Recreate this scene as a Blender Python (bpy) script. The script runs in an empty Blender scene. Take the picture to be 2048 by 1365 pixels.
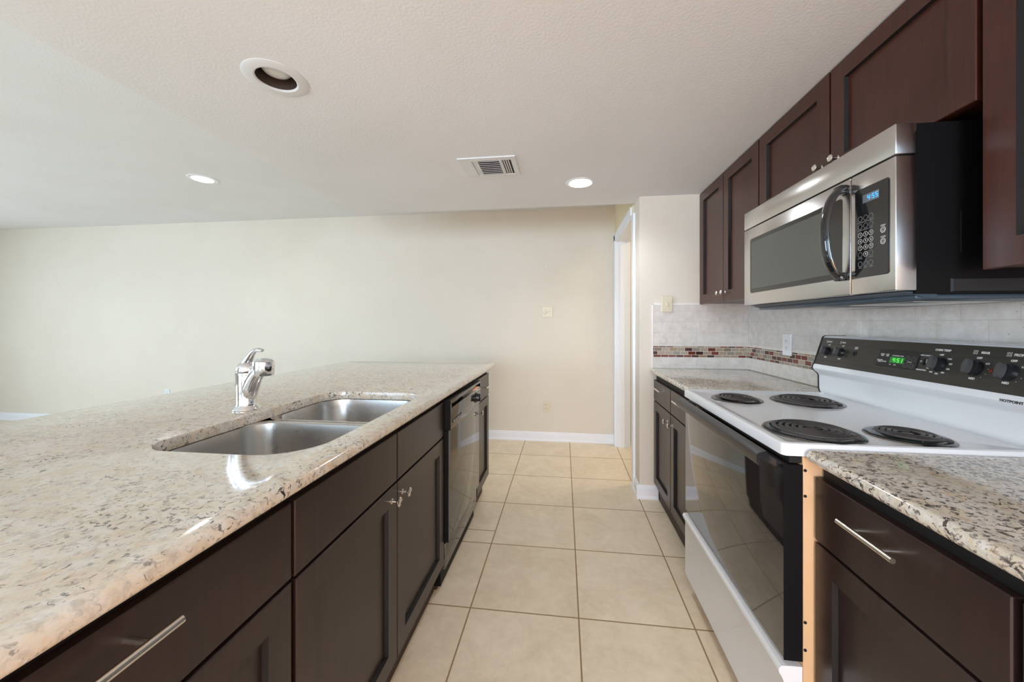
import bpy, bmesh, math, random
from mathutils import Matrix, Vector
random.seed(4)
SC = bpy.context.scene
COL = SC.collection
PI = math.pi

# ---------------------------------------------------------------- camera, world, lights, exposure
FPX = 732.0
cam_d = bpy.data.cameras.new('camera'); cam_d.sensor_width = 36.0
cam_d.lens = FPX / 2048 * 36.0
cam_d.shift_x = -13 / 2048
cam_d.shift_y = -(682.5 - 647) / 2048
cam_d.clip_start = 0.02
cam = bpy.data.objects.new('camera', cam_d); COL.objects.link(cam)
cam.location = (0, 0, 1.228)
cam.rotation_euler = (PI / 2, 0, math.atan(90 / FPX))
SC.camera = cam
SC.view_settings.view_transform = 'Standard'
SC.view_settings.look = 'None'
SC.view_settings.exposure = 0.07
SC.view_settings.gamma = 1.0
SC.view_settings.use_curve_mapping = False

world = bpy.data.worlds.new('world'); SC.world = world; world.use_nodes = True
wn = world.node_tree.nodes; wn.clear()
sky = wn.new('ShaderNodeTexSky'); sky.sky_type = 'HOSEK_WILKIE'; sky.turbidity = 3.0
sky.sun_direction = (-0.6, -0.5, 0.62)
bg = wn.new('ShaderNodeBackground'); bg.inputs['Strength'].default_value = 0.9
wo = wn.new('ShaderNodeOutputWorld')
world.node_tree.links.new(sky.outputs[0], bg.inputs[0]); world.node_tree.links.new(bg.outputs[0], wo.inputs[0])

def area(name, loc, direction, sx, sy, power, color, spread=180):
    d = bpy.data.lights.new(name, 'AREA'); d.shape = 'RECTANGLE'; d.size = sx; d.size_y = sy
    d.energy = power; d.color = color; d.spread = math.radians(spread)
    o = bpy.data.objects.new(name, d); COL.objects.link(o); o.location = loc
    o.rotation_euler = Vector(direction).to_track_quat('-Z', 'Y').to_euler()
    return o
# daylight: living room window (left wall), glass doors (rear wall), breakfast window behind the camera
area('window_daylight', (-8.3, 0.3, 1.35), (1, 0.05, -0.02), 3.6, 1.5, 122, (0.66, 0.82, 1.0), 140)
area('patio_daylight', (-3.6, -4.0, 1.2), (0.75, 1, 0.0), 3.4, 2.0, 88, (0.60, 0.80, 1.0), 150)
area('breakfast_daylight', (-0.2, -4.0, 1.45), (0.0, 1, 0.0), 1.6, 1.3, 145, (0.62, 0.80, 1.0))
# warm lamp of the room behind the kitchen, added unseen fill light in the hall
area('warm_lamp', (0.15, -1.5, 0.8), (0.0, 1, -0.12), 0.5, 0.7, 23, (1.0, 0.42, 0.15))
area('hall_fill_light', (1.5, 3.3, 2.38), (0, 0, -1), 0.4, 0.4, 14, (1.0, 0.86, 0.66))
def can_light(name, loc, power, size, color=(0.86, 0.94, 1.0), angle=150):
    d = bpy.data.lights.new(name, 'SPOT'); d.energy = power; d.color = color
    d.spot_size = math.radians(angle); d.spot_blend = 0.6; d.shadow_soft_size = size
    o = bpy.data.objects.new(name, d); COL.objects.link(o); o.location = loc
    return o
can_light('kitchen_can_light', (0.106, 2.354, 2.105), 24, 0.05, (0.82, 0.91, 1.0))
can_light('living_can_light', (-2.955, 2.68, 2.40), 14, 0.05)
for i, (x, y, z) in enumerate([(-5.6, 2.3, 2.40), (-3.2, -0.6, 2.40), (-5.8, -1.2, 2.40), (0.1, -0.9, 2.10), (-1.0, -1.7, 2.10)]):
    can_light('room_fill_spot', (x, y, z), 38 if i > 2 else 12, 0.06)  # unseen spots added as fill, without fixtures

# ---------------------------------------------------------------- material helpers
def srgb(r, g, b):
    f = lambda v: (v / 255 / 12.92) if v / 255 <= 0.04045 else ((v / 255 + 0.055) / 1.055) ** 2.4
    return (f(r), f(g), f(b), 1.0)
class NT:
    def __init__(s, name):
        s.m = bpy.data.materials.new(name); s.m.use_nodes = True
        s.t = s.m.node_tree; s.n = s.t.nodes; s.l = s.t.links
        s.b = s.n.get('Principled BSDF')
    def new(s, t, **k):
        n = s.n.new(t)
        for a, v in k.items(): setattr(n, a, v)
        return n
    def put(s, sock, v):
        if v is None: return
        if hasattr(v, 'is_output'): s.l.new(v, sock)
        else: sock.default_value = v
    def math(s, op, a, b=None, c=None):
        n = s.new('ShaderNodeMath', operation=op)
        s.put(n.inputs[0], a); s.put(n.inputs[1], b); s.put(n.inputs[2], c)
        return n.outputs[0]
    def coord(s):
        return s.new('ShaderNodeTexCoord').outputs['Object']
    def sep(s, v):
        n = s.new('ShaderNodeSeparateXYZ'); s.l.new(v, n.inputs[0]); return n.outputs
    def comb(s, x, y, z):
        n = s.new('ShaderNodeCombineXYZ')
        for i, v in enumerate((x, y, z)): s.put(n.inputs[i], v)
        return n.outputs[0]
    def noise(s, v, scale, detail=3, rough=0.5, dist=0.0):
        n = s.new('ShaderNodeTexNoise'); s.l.new(v, n.inputs['Vector'])
        n.inputs['Scale'].default_value = scale; n.inputs['Detail'].default_value = detail
        n.inputs['Roughness'].default_value = rough; n.inputs['Distortion'].default_value = dist
        return n.outputs[0]
    def mapv(s, v, scale=(1, 1, 1), rot=(0, 0, 0)):
        n = s.new('ShaderNodeMapping'); s.l.new(v, n.inputs['Vector'])
        n.inputs['Scale'].default_value = scale; n.inputs['Rotation'].default_value = rot
        return n.outputs[0]
    def ramp(s, v, stops, const=False):
        n = s.new('ShaderNodeValToRGB'); cr = n.color_ramp
        if const: cr.interpolation = 'CONSTANT'
        while len(cr.elements) < len(stops): cr.elements.new(0.5)
        for e, (p, c) in zip(cr.elements, stops):
            e.position = p; e.color = c if isinstance(c, tuple) else (c, c, c, 1)
        s.l.new(v, n.inputs[0]); return n.outputs[0]
    def mix(s, f, a, b):
        n = s.new('ShaderNodeMix', data_type='RGBA')
        s.put(n.inputs[0], f); s.put(n.inputs[6], a); s.put(n.inputs[7], b)
        return n.outputs[2]
    def bump(s, h, strength, dist=0.002):
        n = s.new('ShaderNodeBump'); n.inputs['Strength'].default_value = strength
        n.inputs['Distance'].default_value = dist
        s.l.new(h, n.inputs['Height']); s.l.new(n.outputs[0], s.b.inputs['Normal'])
    def bs(s, **k):
        for a, v in k.items(): s.put(s.b.inputs[a.replace('_', ' ')], v)

def simple(name, col, rough=0.5, metal=0.0, **k):
    t = NT(name); t.bs(Base_Color=col, Roughness=rough, Metallic=metal, **k)
    v = t.coord(); n = t.noise(v, 90, 2)
    t.bump(n, 0.02, 0.0005)
    return t.m
def emit(name, col, strength):
    t = NT(name); t.bs(Base_Color=(0.01, 0.01, 0.01, 1), Roughness=0.3, Emission_Color=col, Emission_Strength=strength)
    return t.m

def paint(name, col, bump=0.25, scale=160, rough=0.6):
    t = NT(name); v = t.coord()
    big = t.noise(v, 1.7, 2)
    c2 = (col[0] * 0.96, col[1] * 0.955, col[2] * 0.94, 1)
    t.bs(Base_Color=t.mix(t.ramp(big, [(0.35, 0.0), (0.7, 1.0)]), col, c2), Roughness=rough)
    n = t.noise(v, scale, 3, 0.55)
    t.bump(t.ramp(n, [(0.35, 0.0), (0.65, 1.0)]), bump, 0.002)
    return t.m

def wood(name, c1, c2, rough=0.32, axis='z'):
    t = NT(name); v = t.coord()
    sc = (14, 14, 1.2) if axis == 'z' else (14, 1.2, 14)
    g = t.noise(t.mapv(v, sc), 6, 5, 0.6, 0.4)
    bl = t.noise(v, 5, 3)
    f = t.math('MULTIPLY', t.math('ADD', g, bl), 0.5)
    col = t.mix(t.ramp(f, [(0.38, 0.0), (0.62, 1.0)]), c1, c2)
    t.bs(Base_Color=col, Roughness=rough, Coat_Weight=0.1, Coat_Roughness=0.22, Specular_IOR_Level=0.42)
    t.bump(g, 0.04, 0.0006)
    return t.m

def granite(name, dark=0.5):
    """cream stone with isotropic flecks of a few millimetres; dark = share of dark clusters"""
    t = NT(name); v = t.coord()
    cream, pale, grey, tan = srgb(214, 198, 175), srgb(220, 213, 202), srgb(182, 170, 156), srgb(206, 172, 128)
    c = t.mix(t.ramp(t.noise(v, 26, 5, 0.62, 0.6), [(0.38, 0.0), (0.62, 1.0)]), cream, pale)
    c = t.mix(t.ramp(t.noise(v, 60, 4, 0.65, 0.4), [(0.48, 0.0), (0.66, 0.7)]), c, grey)
    c = t.mix(t.ramp(t.noise(v, 17, 4, 0.6, 1.2), [(0.60, 0.0), (0.72, 0.8)]), c, tan)
    gate = t.ramp(t.noise(v, 7, 3, 0.6), [(0.42 - 0.1 * dark, 0.1), (0.66 - 0.14 * dark, 1.0)])
    f1 = t.ramp(t.noise(v, 95, 3, 0.6, 0.8), [(0.575 - 0.03 * dark, 0.0), (0.64 - 0.03 * dark, 1.0)])
    c = t.mix(t.math('MULTIPLY', f1, gate), c, srgb(80, 68, 62))
    f2 = t.ramp(t.noise(t.mapv(v, (1, 1, 1), (0.3, 0.2, 0.9)), 62, 4, 0.62, 1.2), [(0.605 - 0.04 * dark, 0.0), (0.64 - 0.04 * dark, 1.0)])
    g2 = t.ramp(t.noise(t.mapv(v, (1, 1, 1), (0, 0, 2.0)), 9, 3, 0.6), [(0.44, 0.0), (0.60, 1.0)])
    c = t.mix(t.math('MULTIPLY', f2, g2), c, srgb(52, 46, 46))
    f3 = t.ramp(t.noise(v, 30, 4, 0.6, 1.5), [(0.70, 0.0), (0.73, 1.0)])
    c = t.mix(f3, c, srgb(34, 32, 38))
    t.bs(Base_Color=c, Roughness=0.12, Coat_Weight=0.3, Coat_Roughness=0.05)
    return t.m

def floor_tiles():
    t = NT('beige_floor_tile'); v = t.coord(); x, y, z = t.sep(v)
    def line(cc, off, sp):
        f = t.math('FRACT', t.math('DIVIDE', t.math('SUBTRACT', cc, off), sp))
        d = t.math('MULTIPLY', t.math('MINIMUM', f, t.math('SUBTRACT', 1.0, f)), sp)
        return d, t.math('FLOOR', t.math('DIVIDE', t.math('SUBTRACT', cc, off), sp))
    dx, ix = line(x, 0.063 - 4.615, 0.4615)
    dy, iy = line(y, 1.542 - 9.29, 0.4645)
    d = t.math('MINIMUM', dx, dy)
    cut = t.math('ADD', t.math('ABSOLUTE', t.math('SUBTRACT', y, 2.13)), t.math('MULTIPLY', t.math('GREATER_THAN', x, -0.3985), 9.0))
    d = t.math('MINIMUM', d, cut)
    g = t.ramp(t.math('MULTIPLY', d, 100.0), [(0.24, 1.0), (0.36, 0.0)])
    wh = t.new('ShaderNodeTexWhiteNoise', noise_dimensions='2D'); t.l.new(t.comb(ix, iy, 0.0), wh.inputs['Vector'])
    a, b = srgb(238, 223, 198), srgb(216, 199, 171)
    n1 = t.noise(v, 5, 5, 0.65, 0.6); n2 = t.noise(v, 26, 4, 0.7)
    f = t.math('ADD', t.math('MULTIPLY', n1, 0.6), t.math('MULTIPLY', n2, 0.4))
    c = t.mix(t.ramp(f, [(0.36, 0.0), (0.66, 1.0)]), a, b)
    c = t.mix(t.math('MULTIPLY', wh.outputs['Value'], 0.22), c, srgb(200, 180, 146))
    c = t.mix(g, c, srgb(150, 122, 84))
    t.bs(Base_Color=c, Roughness=t.math('ADD', t.math('MULTIPLY', g, 0.4), 0.36))
    t.bump(t.math('SUBTRACT', t.math('MULTIPLY', n2, 0.15), g), 0.35, 0.0015)
    return t.m

def wall_tile(name, axis, mosaic):
    t = NT(name); v = t.coord(); s = t.sep(v)
    u = s[0] if axis == 'x' else s[1]; z = s[2]
    if mosaic: rh, w, z0, gr = 0.0250, 0.0505, 0.9935, 0.0014
    else: rh, w, z0, gr = 0.0747, 0.1524, 0.994 - 0.0747 * 9, 0.0008
    rz = t.math('DIVIDE', t.math('SUBTRACT', z, z0), rh); row = t.math('FLOOR', rz)
    uu = t.math('ADD', t.math('DIVIDE', t.math('ADD', u, 5.02), w), t.math('MULTIPLY', row, 0.5 if not mosaic else 0.43))
    ci = t.math('FLOOR', uu)
    fz = t.math('FRACT', rz); fu = t.math('FRACT', uu)
    dz = t.math('MULTIPLY', t.math('MINIMUM', fz, t.math('SUBTRACT', 1.0, fz)), rh)
    du = t.math('MULTIPLY', t.math('MINIMUM', fu, t.math('SUBTRACT', 1.0, fu)), w)
    d = t.math('MINIMUM', dz, du)
    g = t.ramp(t.math('MULTIPLY', d, 100.0), [(gr * 85, 1.0), (gr * 120, 0.0)])
    wh = t.new('ShaderNodeTexWhiteNoise', noise_dimensions='2D'); t.l.new(t.comb(ci, row, 0.0), wh.inputs['Vector'])
    if mosaic:
        cols = [srgb(112, 48, 34), srgb(62, 38, 34), srgb(168, 150, 128), srgb(132, 122, 104), srgb(124, 56, 38), srgb(176, 160, 138), srgb(80, 46, 42), srgb(158, 128, 90), srgb(116, 50, 36), srgb(150, 142, 128)]
        c = t.ramp(wh.outputs['Value'], [(i / len(cols), q) for i, q in enumerate(cols)], True)
        n = t.noise(v, 130, 2)
        c = t.mix(t.math('MULTIPLY', n, 0.35), c, srgb(90, 70, 60))
        c = t.mix(g, c, srgb(206, 192, 178))
        t.bs(Base_Color=c, Roughness=t.math('ADD', 0.12, t.math('MULTIPLY', g, 0.6)))
        t.bump(t.math('SUBTRACT', 1.0, g), 0.4, 0.001)
    else:
        n = t.noise(v, 22, 5, 0.65, 0.4); p = t.noise(v, 120, 2, 0.5)
        c = t.mix(t.ramp(n, [(0.35, 0.0), (0.7, 1.0)]), srgb(222, 216, 208), srgb(200, 192, 182))
        c = t.mix(t.math('MULTIPLY', wh.outputs['Value'], 0.35), c, srgb(208, 198, 188))
        c = t.mix(t.ramp(p, [(0.70, 0.0), (0.74, 0.6)]), c, srgb(150, 138, 124))
        c = t.mix(t.math('MULTIPLY', g, 0.55), c, srgb(180, 172, 162))
        t.bs(Base_Color=c, Roughness=0.5)
        t.bump(t.math('SUBTRACT', t.math('MULTIPLY', n, 0.4), g), 0.35, 0.0015)
    return t.m

def steel(name, col, rough, sc=(3, 3, 260)):
    t = NT(name); v = t.coord()
    n = t.noise(t.mapv(v, sc), 4, 3); sm = t.noise(v, 8, 3, 0.6)
    r = t.math('ADD', rough - 0.04, t.math('MULTIPLY', sm, 0.09))
    t.bs(Base_Color=col, Metallic=1.0, Roughness=r)
    t.bump(n, 0.03, 0.0004)
    return t.m

def screen_glass():
    t = NT('oven_window_screen'); v = t.mapv(t.coord(), (1, 1, 1))
    s = t.sep(v)
    a = t.math('SINE', t.math('MULTIPLY', s[1], 2200.0)); b = t.math('SINE', t.math('MULTIPLY', s[2], 2200.0))
    m = t.math('MULTIPLY', a, b)
    t.bs(Base_Color=t.mix(t.ramp(m, [(0.3, 0.0), (0.6, 1.0)]), srgb(96, 96, 90), srgb(56, 56, 54)), Roughness=0.16)
    return t.m

M = {}
M['wall'] = paint('beige_wall_paint', srgb(222, 213, 198), 0.22)
M['wall_cream'] = paint('cream_wall_paint', srgb(226, 212, 176), 0.15)
M['ceiling'] = paint('white_ceiling_paint', srgb(232, 232, 233), 0.12, 110, 0.8)
M['trim'] = simple('white_trim_paint', srgb(236, 237, 240), 0.35)
M['floor'] = floor_tiles()
M['granite'] = granite('speckled_cream_granite', 0.2)
M['granite_dark'] = granite('dark_flecked_cream_granite', 1.3)
M['wood'] = wood('espresso_wood', (0.021, 0.0112, 0.0100, 1), (0.034, 0.0180, 0.0155, 1), 0.33)
M['wood_up'] = wood('reddish_espresso_wood', (0.040, 0.0105, 0.0066, 1), (0.064, 0.0170, 0.0100, 1), 0.33)
M['wood_dark_and_shade'] = simple('dark_frame_and_step_shade', (0.005, 0.0035, 0.003, 1), 0.6)  # cabinet frames, and painted shade on the door recess steps
M['kick'] = simple('brown_toe_kick', (0.045, 0.026, 0.018, 1), 0.6)
M['tile_end'] = wall_tile('travertine_tile', 'x', False)
M['tile_side'] = wall_tile('travertine_tile_side', 'y', False)
M['mos_end'] = wall_tile('glass_mosaic', 'x', True)
M['mos_side'] = wall_tile('glass_mosaic_side', 'y', True)
M['caulk'] = simple('white_caulk', srgb(232, 230, 228), 0.5)
M['steel'] = steel('brushed_steel', (0.62, 0.61, 0.60, 1), 0.22)
M['sink'] = steel('sink_steel', (0.56, 0.54, 0.52, 1), 0.27, (40, 40, 3))
M['nickel'] = steel('satin_nickel', (0.72, 0.68, 0.62, 1), 0.22, (3, 3, 3))
M['chrome'] = simple('chrome', (0.80, 0.81, 0.83, 1), 0.09, 1.0)
M['black_gloss'] = simple('black_gloss', (0.012, 0.012, 0.013, 1), 0.07, Coat_Weight=0.5, Coat_Roughness=0.03)
M['black_door'] = simple('black_oven_glass', (0.016, 0.014, 0.014, 1), 0.05, IOR=2.3)
M['dish'] = simple('black_dishwasher', (0.016, 0.015, 0.015, 1), 0.08, IOR=2.3)
M['black'] = simple('black_plastic', (0.012, 0.012, 0.012, 1), 0.4)
M['black_body'] = simple('black_case', (0.0025, 0.0025, 0.003, 1), 0.55, Specular_IOR_Level=0.2)
M['under'] = simple('hood_underside', (0.05, 0.075, 0.10, 1), 0.3, 0.3)
M['panel'] = simple('bronze_black_panel', (0.030, 0.027, 0.022, 1), 0.30)
M['enamel'] = simple('white_enamel', srgb(226, 226, 226), 0.18, Coat_Weight=0.3, Coat_Roughness=0.06)
M['side_metal'] = simple('range_side_warm_light', srgb(206, 168, 126), 0.4, 0.0)  # tan holds the warm light that falls on the range side
M['coil'] = simple('coil_element', (0.055, 0.048, 0.045, 1), 0.36)
M['drip'] = simple('dark_chrome_drip', (0.16, 0.16, 0.16, 1), 0.16, 1.0)
M['screen'] = screen_glass()
M['lcd'] = simple('grey_lcd', srgb(104, 112, 116), 0.25)
M['blue'] = emit('blue_digits', (0.06, 0.42, 1.0, 1), 1.6)
M['green_bg'] = emit('green_display', (0.01, 0.16, 0.02, 1), 1.0)
M['green'] = emit('green_digits', (0.12, 1.0, 0.10, 1), 1.2)
M['print'] = simple('white_print', srgb(205, 203, 198), 0.5)
M['print_grey'] = simple('grey_print', srgb(122, 122, 122), 0.5)
M['print_black'] = simple('black_print', srgb(24, 24, 26), 0.5)
M['red'] = simple('red_lens', srgb(120, 30, 26), 0.2)
M['plate'] = simple('almond_plate', srgb(216, 205, 178), 0.35)
M['plate_white'] = simple('white_plate', srgb(226, 226, 224), 0.3)
M['slot'] = simple('dark_slot', srgb(70, 62, 52), 0.6)
M['brown_can'] = simple('brown_can_baffle', (0.12, 0.09, 0.075, 1), 0.35, 0.6)
M['bulb_off'] = simple('frosted_bulb', srgb(224, 224, 224), 0.3)
M['bulb_on'] = emit('lit_bulb', (1, 0.97, 0.92, 1), 22)
M['vent'] = simple('white_vent_metal', srgb(222, 222, 222), 0.4)
M['vent_dark'] = simple('vent_shadow_duct', srgb(40, 34, 30), 0.8)
M['knob_black'] = simple('black_control_knob', (0.010, 0.011, 0.013, 1), 0.3)
M['knob_face'] = simple('grey_knob_face', (0.06, 0.06, 0.06, 1), 0.3)
g = NT('window_glass'); g.bs(Base_Color=(1, 1, 1, 1), Roughness=0.0, Transmission_Weight=1.0, IOR=1.01); M['glass'] = g.m

# ---------------------------------------------------------------- mesh helpers
def root_loc(o):
    while o.parent: o = o.parent
    return Vector(o.location)
def tag(o, label=None, cat=None, group=None, kind=None):
    if label: o['label'] = label
    if cat: o['category'] = cat
    if group: o['group'] = group
    if kind: o['kind'] = kind
    return o
def thing(name, label, cat, loc, group=None):
    o = bpy.data.objects.new(name, None); COL.objects.link(o); o.location = loc
    o.empty_display_size = 0.05
    return tag(o, label, cat, group)
def obj(name, bm, mat, parent=None, smooth=True, label=None, origin=None):
    me = bpy.data.meshes.new(name)
    bmesh.ops.recalc_face_normals(bm, faces=bm.faces[:])
    off = root_loc(parent) if parent else (Vector(origin) if origin else Vector((0, 0, 0)))
    bmesh.ops.translate(bm, verts=bm.verts[:], vec=-off)
    bm.to_mesh(me); bm.free()
    me.materials.append(M[mat])
    if any(p.material_index for p in me.polygons): me.materials.append(M['wood_dark_and_shade'])
    if smooth:
        me.polygons.foreach_set('use_smooth', [True] * len(me.polygons))
        me.set_sharp_from_angle(angle=math.radians(32))
    o = bpy.data.objects.new(name, me); COL.objects.link(o)
    if parent: o.parent = parent
    elif origin: o.location = origin
    if label: o['label'] = label
    return o
def struct(name, bm, mat, smooth=False):
    o = obj(name, bm, mat, None, smooth); o['kind'] = 'structure'; return o
def frame(origin, U, W):
    """local (u, v, w): u along U, v up, w outward along W"""
    U = Vector(U); W = Vector(W); V = Vector((0, 0, 1))
    m = Matrix((U, V, W)).transposed().to_4x4(); m.translation = Vector(origin)
    return m
def merge(bm, t, Mx=None):
    if Mx is not None: bmesh.ops.transform(t, matrix=Mx, verts=t.verts[:])
    me = bpy.data.meshes.new('t'); t.to_mesh(me); t.free(); bm.from_mesh(me); bpy.data.meshes.remove(me)
def box(bm, xs, ys, zs, bev=0.0, seg=2, Mx=None):
    t = bmesh.new(); bmesh.ops.create_cube(t, size=1.0)
    for v in t.verts:
        v.co = Vector((xs[0] if v.co.x < 0 else xs[1], ys[0] if v.co.y < 0 else ys[1], zs[0] if v.co.z < 0 else zs[1]))
    if bev > 0: bmesh.ops.bevel(t, geom=t.edges[:], offset=bev, segments=seg, affect='EDGES', profile=0.5)
    merge(bm, t, Mx); return bm
def B(xs, ys, zs, bev=0.0, seg=2, Mx=None):
    return box(bmesh.new(), xs, ys, zs, bev, seg, Mx)
def loops_bm(bm, loops, close_start=True, close_end=True, Mx=None, wrap=False, second=()):
    t = bmesh.new(); R = [[t.verts.new(p) for p in L] for L in loops]
    pairs = list(zip(R[:-1], R[1:])) + ([(R[-1], R[0])] if wrap else [])
    for j, (a, b) in enumerate(pairs):
        n = len(a)
        for i in range(n):
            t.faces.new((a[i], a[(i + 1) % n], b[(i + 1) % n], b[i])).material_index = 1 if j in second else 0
    if not wrap:
        if close_start: t.faces.new(R[0][::-1])
        if close_end: t.faces.new(R[-1])
    merge(bm, t, Mx)
def rect(u0, u1, v0, v1, w): return [(u0, v0, w), (u1, v0, w), (u1, v1, w), (u0, v1, w)]
def shaker(Mx, u0, u1, v0, v1, t=0.019, st=0.058, rec=0.0125):
    bm = bmesh.new(); e = 0.0018
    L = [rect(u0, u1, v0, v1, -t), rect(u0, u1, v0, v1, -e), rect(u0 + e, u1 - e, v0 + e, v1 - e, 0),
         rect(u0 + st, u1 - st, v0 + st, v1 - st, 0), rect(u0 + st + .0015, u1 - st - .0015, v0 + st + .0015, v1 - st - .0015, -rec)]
    loops_bm(bm, L, Mx=Mx, second=(3,)); return bm  # recess step gets the near-black material, a painted shadow line
def slab_front(Mx, u0, u1, v0, v1, t=0.019):
    bm = bmesh.new(); e = 0.002
    loops_bm(bm, [rect(u0, u1, v0, v1, -t), rect(u0, u1, v0, v1, -e), rect(u0 + e, u1 - e, v0 + e, v1 - e, 0)], Mx=Mx)
    return bm
def basis(d):
    d = Vector(d).normalized(); q = d.to_track_quat('Z', 'Y').to_matrix(); return q
def tube(bm, pts, radii, n=14, flat=1.0, cap=True):
    """tube through pts; radii a number or a list; flat squeezes the second axis"""
    P = [Vector(p) for p in pts]; L = []
    if not hasattr(radii, '__len__'): radii = [radii] * len(P)
    prev = None
    for i, p in enumerate(P):
        d = (P[min(i + 1, len(P) - 1)] - P[max(i - 1, 0)]).normalized()
        if prev is None:
            a = d.orthogonal().normalized()
            if abs(d.y) < 0.9: a = (Vector((0, 1, 0)) - d * d.y).normalized()
        else: a = (prev - d * prev.dot(d)).normalized()
        prev = a; b = d.cross(a)
        L.append([p + a * math.cos(k * 2 * PI / n) * radii[i] + b * math.sin(k * 2 * PI / n) * radii[i] * flat for k in range(n)])
    loops_bm(bm, L, cap, cap)
    return bm
def lathe(bm, prof, n=32, Mx=None, close=True):
    """prof: (r, z) pairs about local z"""
    L = [[(r * math.cos(k * 2 * PI / n), r * math.sin(k * 2 * PI / n), z) for k in range(n)] for r, z in prof]
    loops_bm(bm, L, close, close, Mx); return bm
def axis_m(origin, d):
    m = basis(d).to_4x4(); m.translation = Vector(origin); return m
def rrect(x0, x1, y0, y1, r, n=8):
    pts = []
    if not hasattr(r, '__len__'): r = [r] * 4
    for (cx, cy, a0, q) in ((x1 - r[0], y1 - r[0], 0, r[0]), (x0 + r[1], y1 - r[1], 90, r[1]), (x0 + r[2], y0 + r[2], 180, r[2]), (x1 - r[3], y0 + r[3], 270, r[3])):
        for i in range(n + 1):
            a = math.radians(a0 + 90 * i / n); pts.append((cx + q * math.cos(a), cy + q * math.sin(a)))
    return pts
def fill_flat(t, loops):
    edges = []
    for L in loops:
        for i in range(len(L)):
            e = t.edges.get((L[i], L[(i + 1) % len(L)])) or t.edges.new((L[i], L[(i + 1) % len(L)]))
            edges.append(e)
    bmesh.ops.triangle_fill(t, use_beauty=True, use_dissolve=False, edges=edges)
def counter(x0, x1, y0, y1, ztop, th, edge_r, corner=0.012, holes=()):
    """stone slab with a rounded edge all round and optional cut-outs"""
    t = bmesh.new(); rings = []
    r = edge_r
    prof = [(r * (1 - math.sin(a)), ztop - r * (1 - math.cos(a))) for a in [PI / 2 * k / 6 for k in range(7)]]
    prof += [(r * (1 - math.cos(a)), ztop - th + r * (1 - math.sin(a))) for a in [PI / 2 * k / 6 for k in range(7)]]
    for ins, z in prof:
        q = max(corner - ins, 0.001)
        rings.append([t.verts.new((x, y, z)) for x, y in rrect(x0 + ins, x1 - ins, y0 + ins, y1 - ins, q)])
    for a, b in zip(rings[:-1], rings[1:]):
        for i in range(len(a)):
            try: t.faces.new((a[i], a[(i + 1) % len(a)], b[(i + 1) % len(a)], b[i]))
            except ValueError: pass
    hr_top, hr_bot = [], []
    for (hx0, hx1, hy0, hy1, hr) in holes:
        hl = []
        for ins, z in ((-0.004, ztop), (-0.001, ztop - 0.001), (0, ztop - 0.004), (0, ztop - th)):
            hl.append([t.verts.new((x, y, z)) for x, y in rrect(hx0 + ins, hx1 - ins, hy0 + ins, hy1 - ins, [q - ins for q in hr], 12)])
        for a, b in zip(hl[:-1], hl[1:]):
            for i in range(len(a)): t.faces.new((a[i], a[(i + 1) % len(a)], b[(i + 1) % len(a)], b[i]))
        hr_top.append(hl[0]); hr_bot.append(hl[-1])
    fill_flat(t, [rings[0]] + hr_top); fill_flat(t, [rings[-1]] + hr_bot)
    return t
def text_bm(bm, s, size, Mx, bold=0.0):
    c = bpy.data.curves.new('t', 'FONT'); c.body = s; c.size = size; c.align_x = 'CENTER'; c.align_y = 'CENTER'
    c.extrude = 0.0001; c.offset = bold; c.resolution_u = 3
    o = bpy.data.objects.new('t', c); COL.objects.link(o)
    dg = bpy.context.evaluated_depsgraph_get()
    me = bpy.data.meshes.new_from_object(o.evaluated_get(dg))
    t = bmesh.new(); t.from_mesh(me); merge(bm, t, Mx)
    bpy.data.objects.remove(o); bpy.data.curves.remove(c); bpy.data.meshes.remove(me)
SEG = {'0': 'abcdef', '1': 'bc', '2': 'abged', '3': 'abgcd', '4': 'fgbc', '5': 'afgcd', '6': 'afgedc', '7': 'abc', '8': 'abcdefg', '9': 'abcdfg'}
def digits(bm, s, Mx, h, w=0.0006):
    dw = h * 0.55; step = h * 0.8; tot = sum(step * (0.45 if c == ':' else 1) for c in s); u = -tot / 2; k = h * 0.13
    for ch in s:
        if ch == ':':
            for v in (-h * .2, h * .2): box(bm, (u + .02 * h, u + .02 * h + k), (v - k / 2, v + k / 2), (0, w), Mx=Mx)
            u += step * 0.45; continue
        for g_ in SEG[ch]:
            x0, x1 = u, u + dw
            r = {'a': (x0, x1, h / 2 - k, h / 2), 'd': (x0, x1, -h / 2, -h / 2 + k), 'g': (x0, x1, -k / 2, k / 2),
                 'f': (x0, x0 + k, 0, h / 2), 'b': (x1 - k, x1, 0, h / 2), 'e': (x0, x0 + k, -h / 2, 0), 'c': (x1 - k, x1, -h / 2, 0)}[g_]
            box(bm, (r[0], r[1]), (r[2], r[3]), (0, w), Mx=Mx)
        u += step
def T(Mx, u, v, w=0.0): return Mx @ Matrix.Translation((u, v, w))
def ring(bm, Mx, r, wid, h=0.0003, n=20):
    lathe(bm, [(r - wid, 0), (r, 0), (r, h), (r - wid, h)], n, Mx, close=False)
    return bm

# ---------------------------------------------------------------- room shell
XL, XR, YB, YR = -8.5, 1.25, 3.83, -4.2          # left wall, kitchen side wall, far wall, rear wall
ZL, ZK = 2.42, 2.12                               # ceiling of the living room, dropped ceiling of the kitchen
struct('floor', B((XL - .12, 2.72), (YR - .12, YB + .12), (-0.1, 0)), 'floor')
struct('wall_back', B((XL - .12, 2.72), (YB, YB + .12), (0, ZL)), 'wall')
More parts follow.
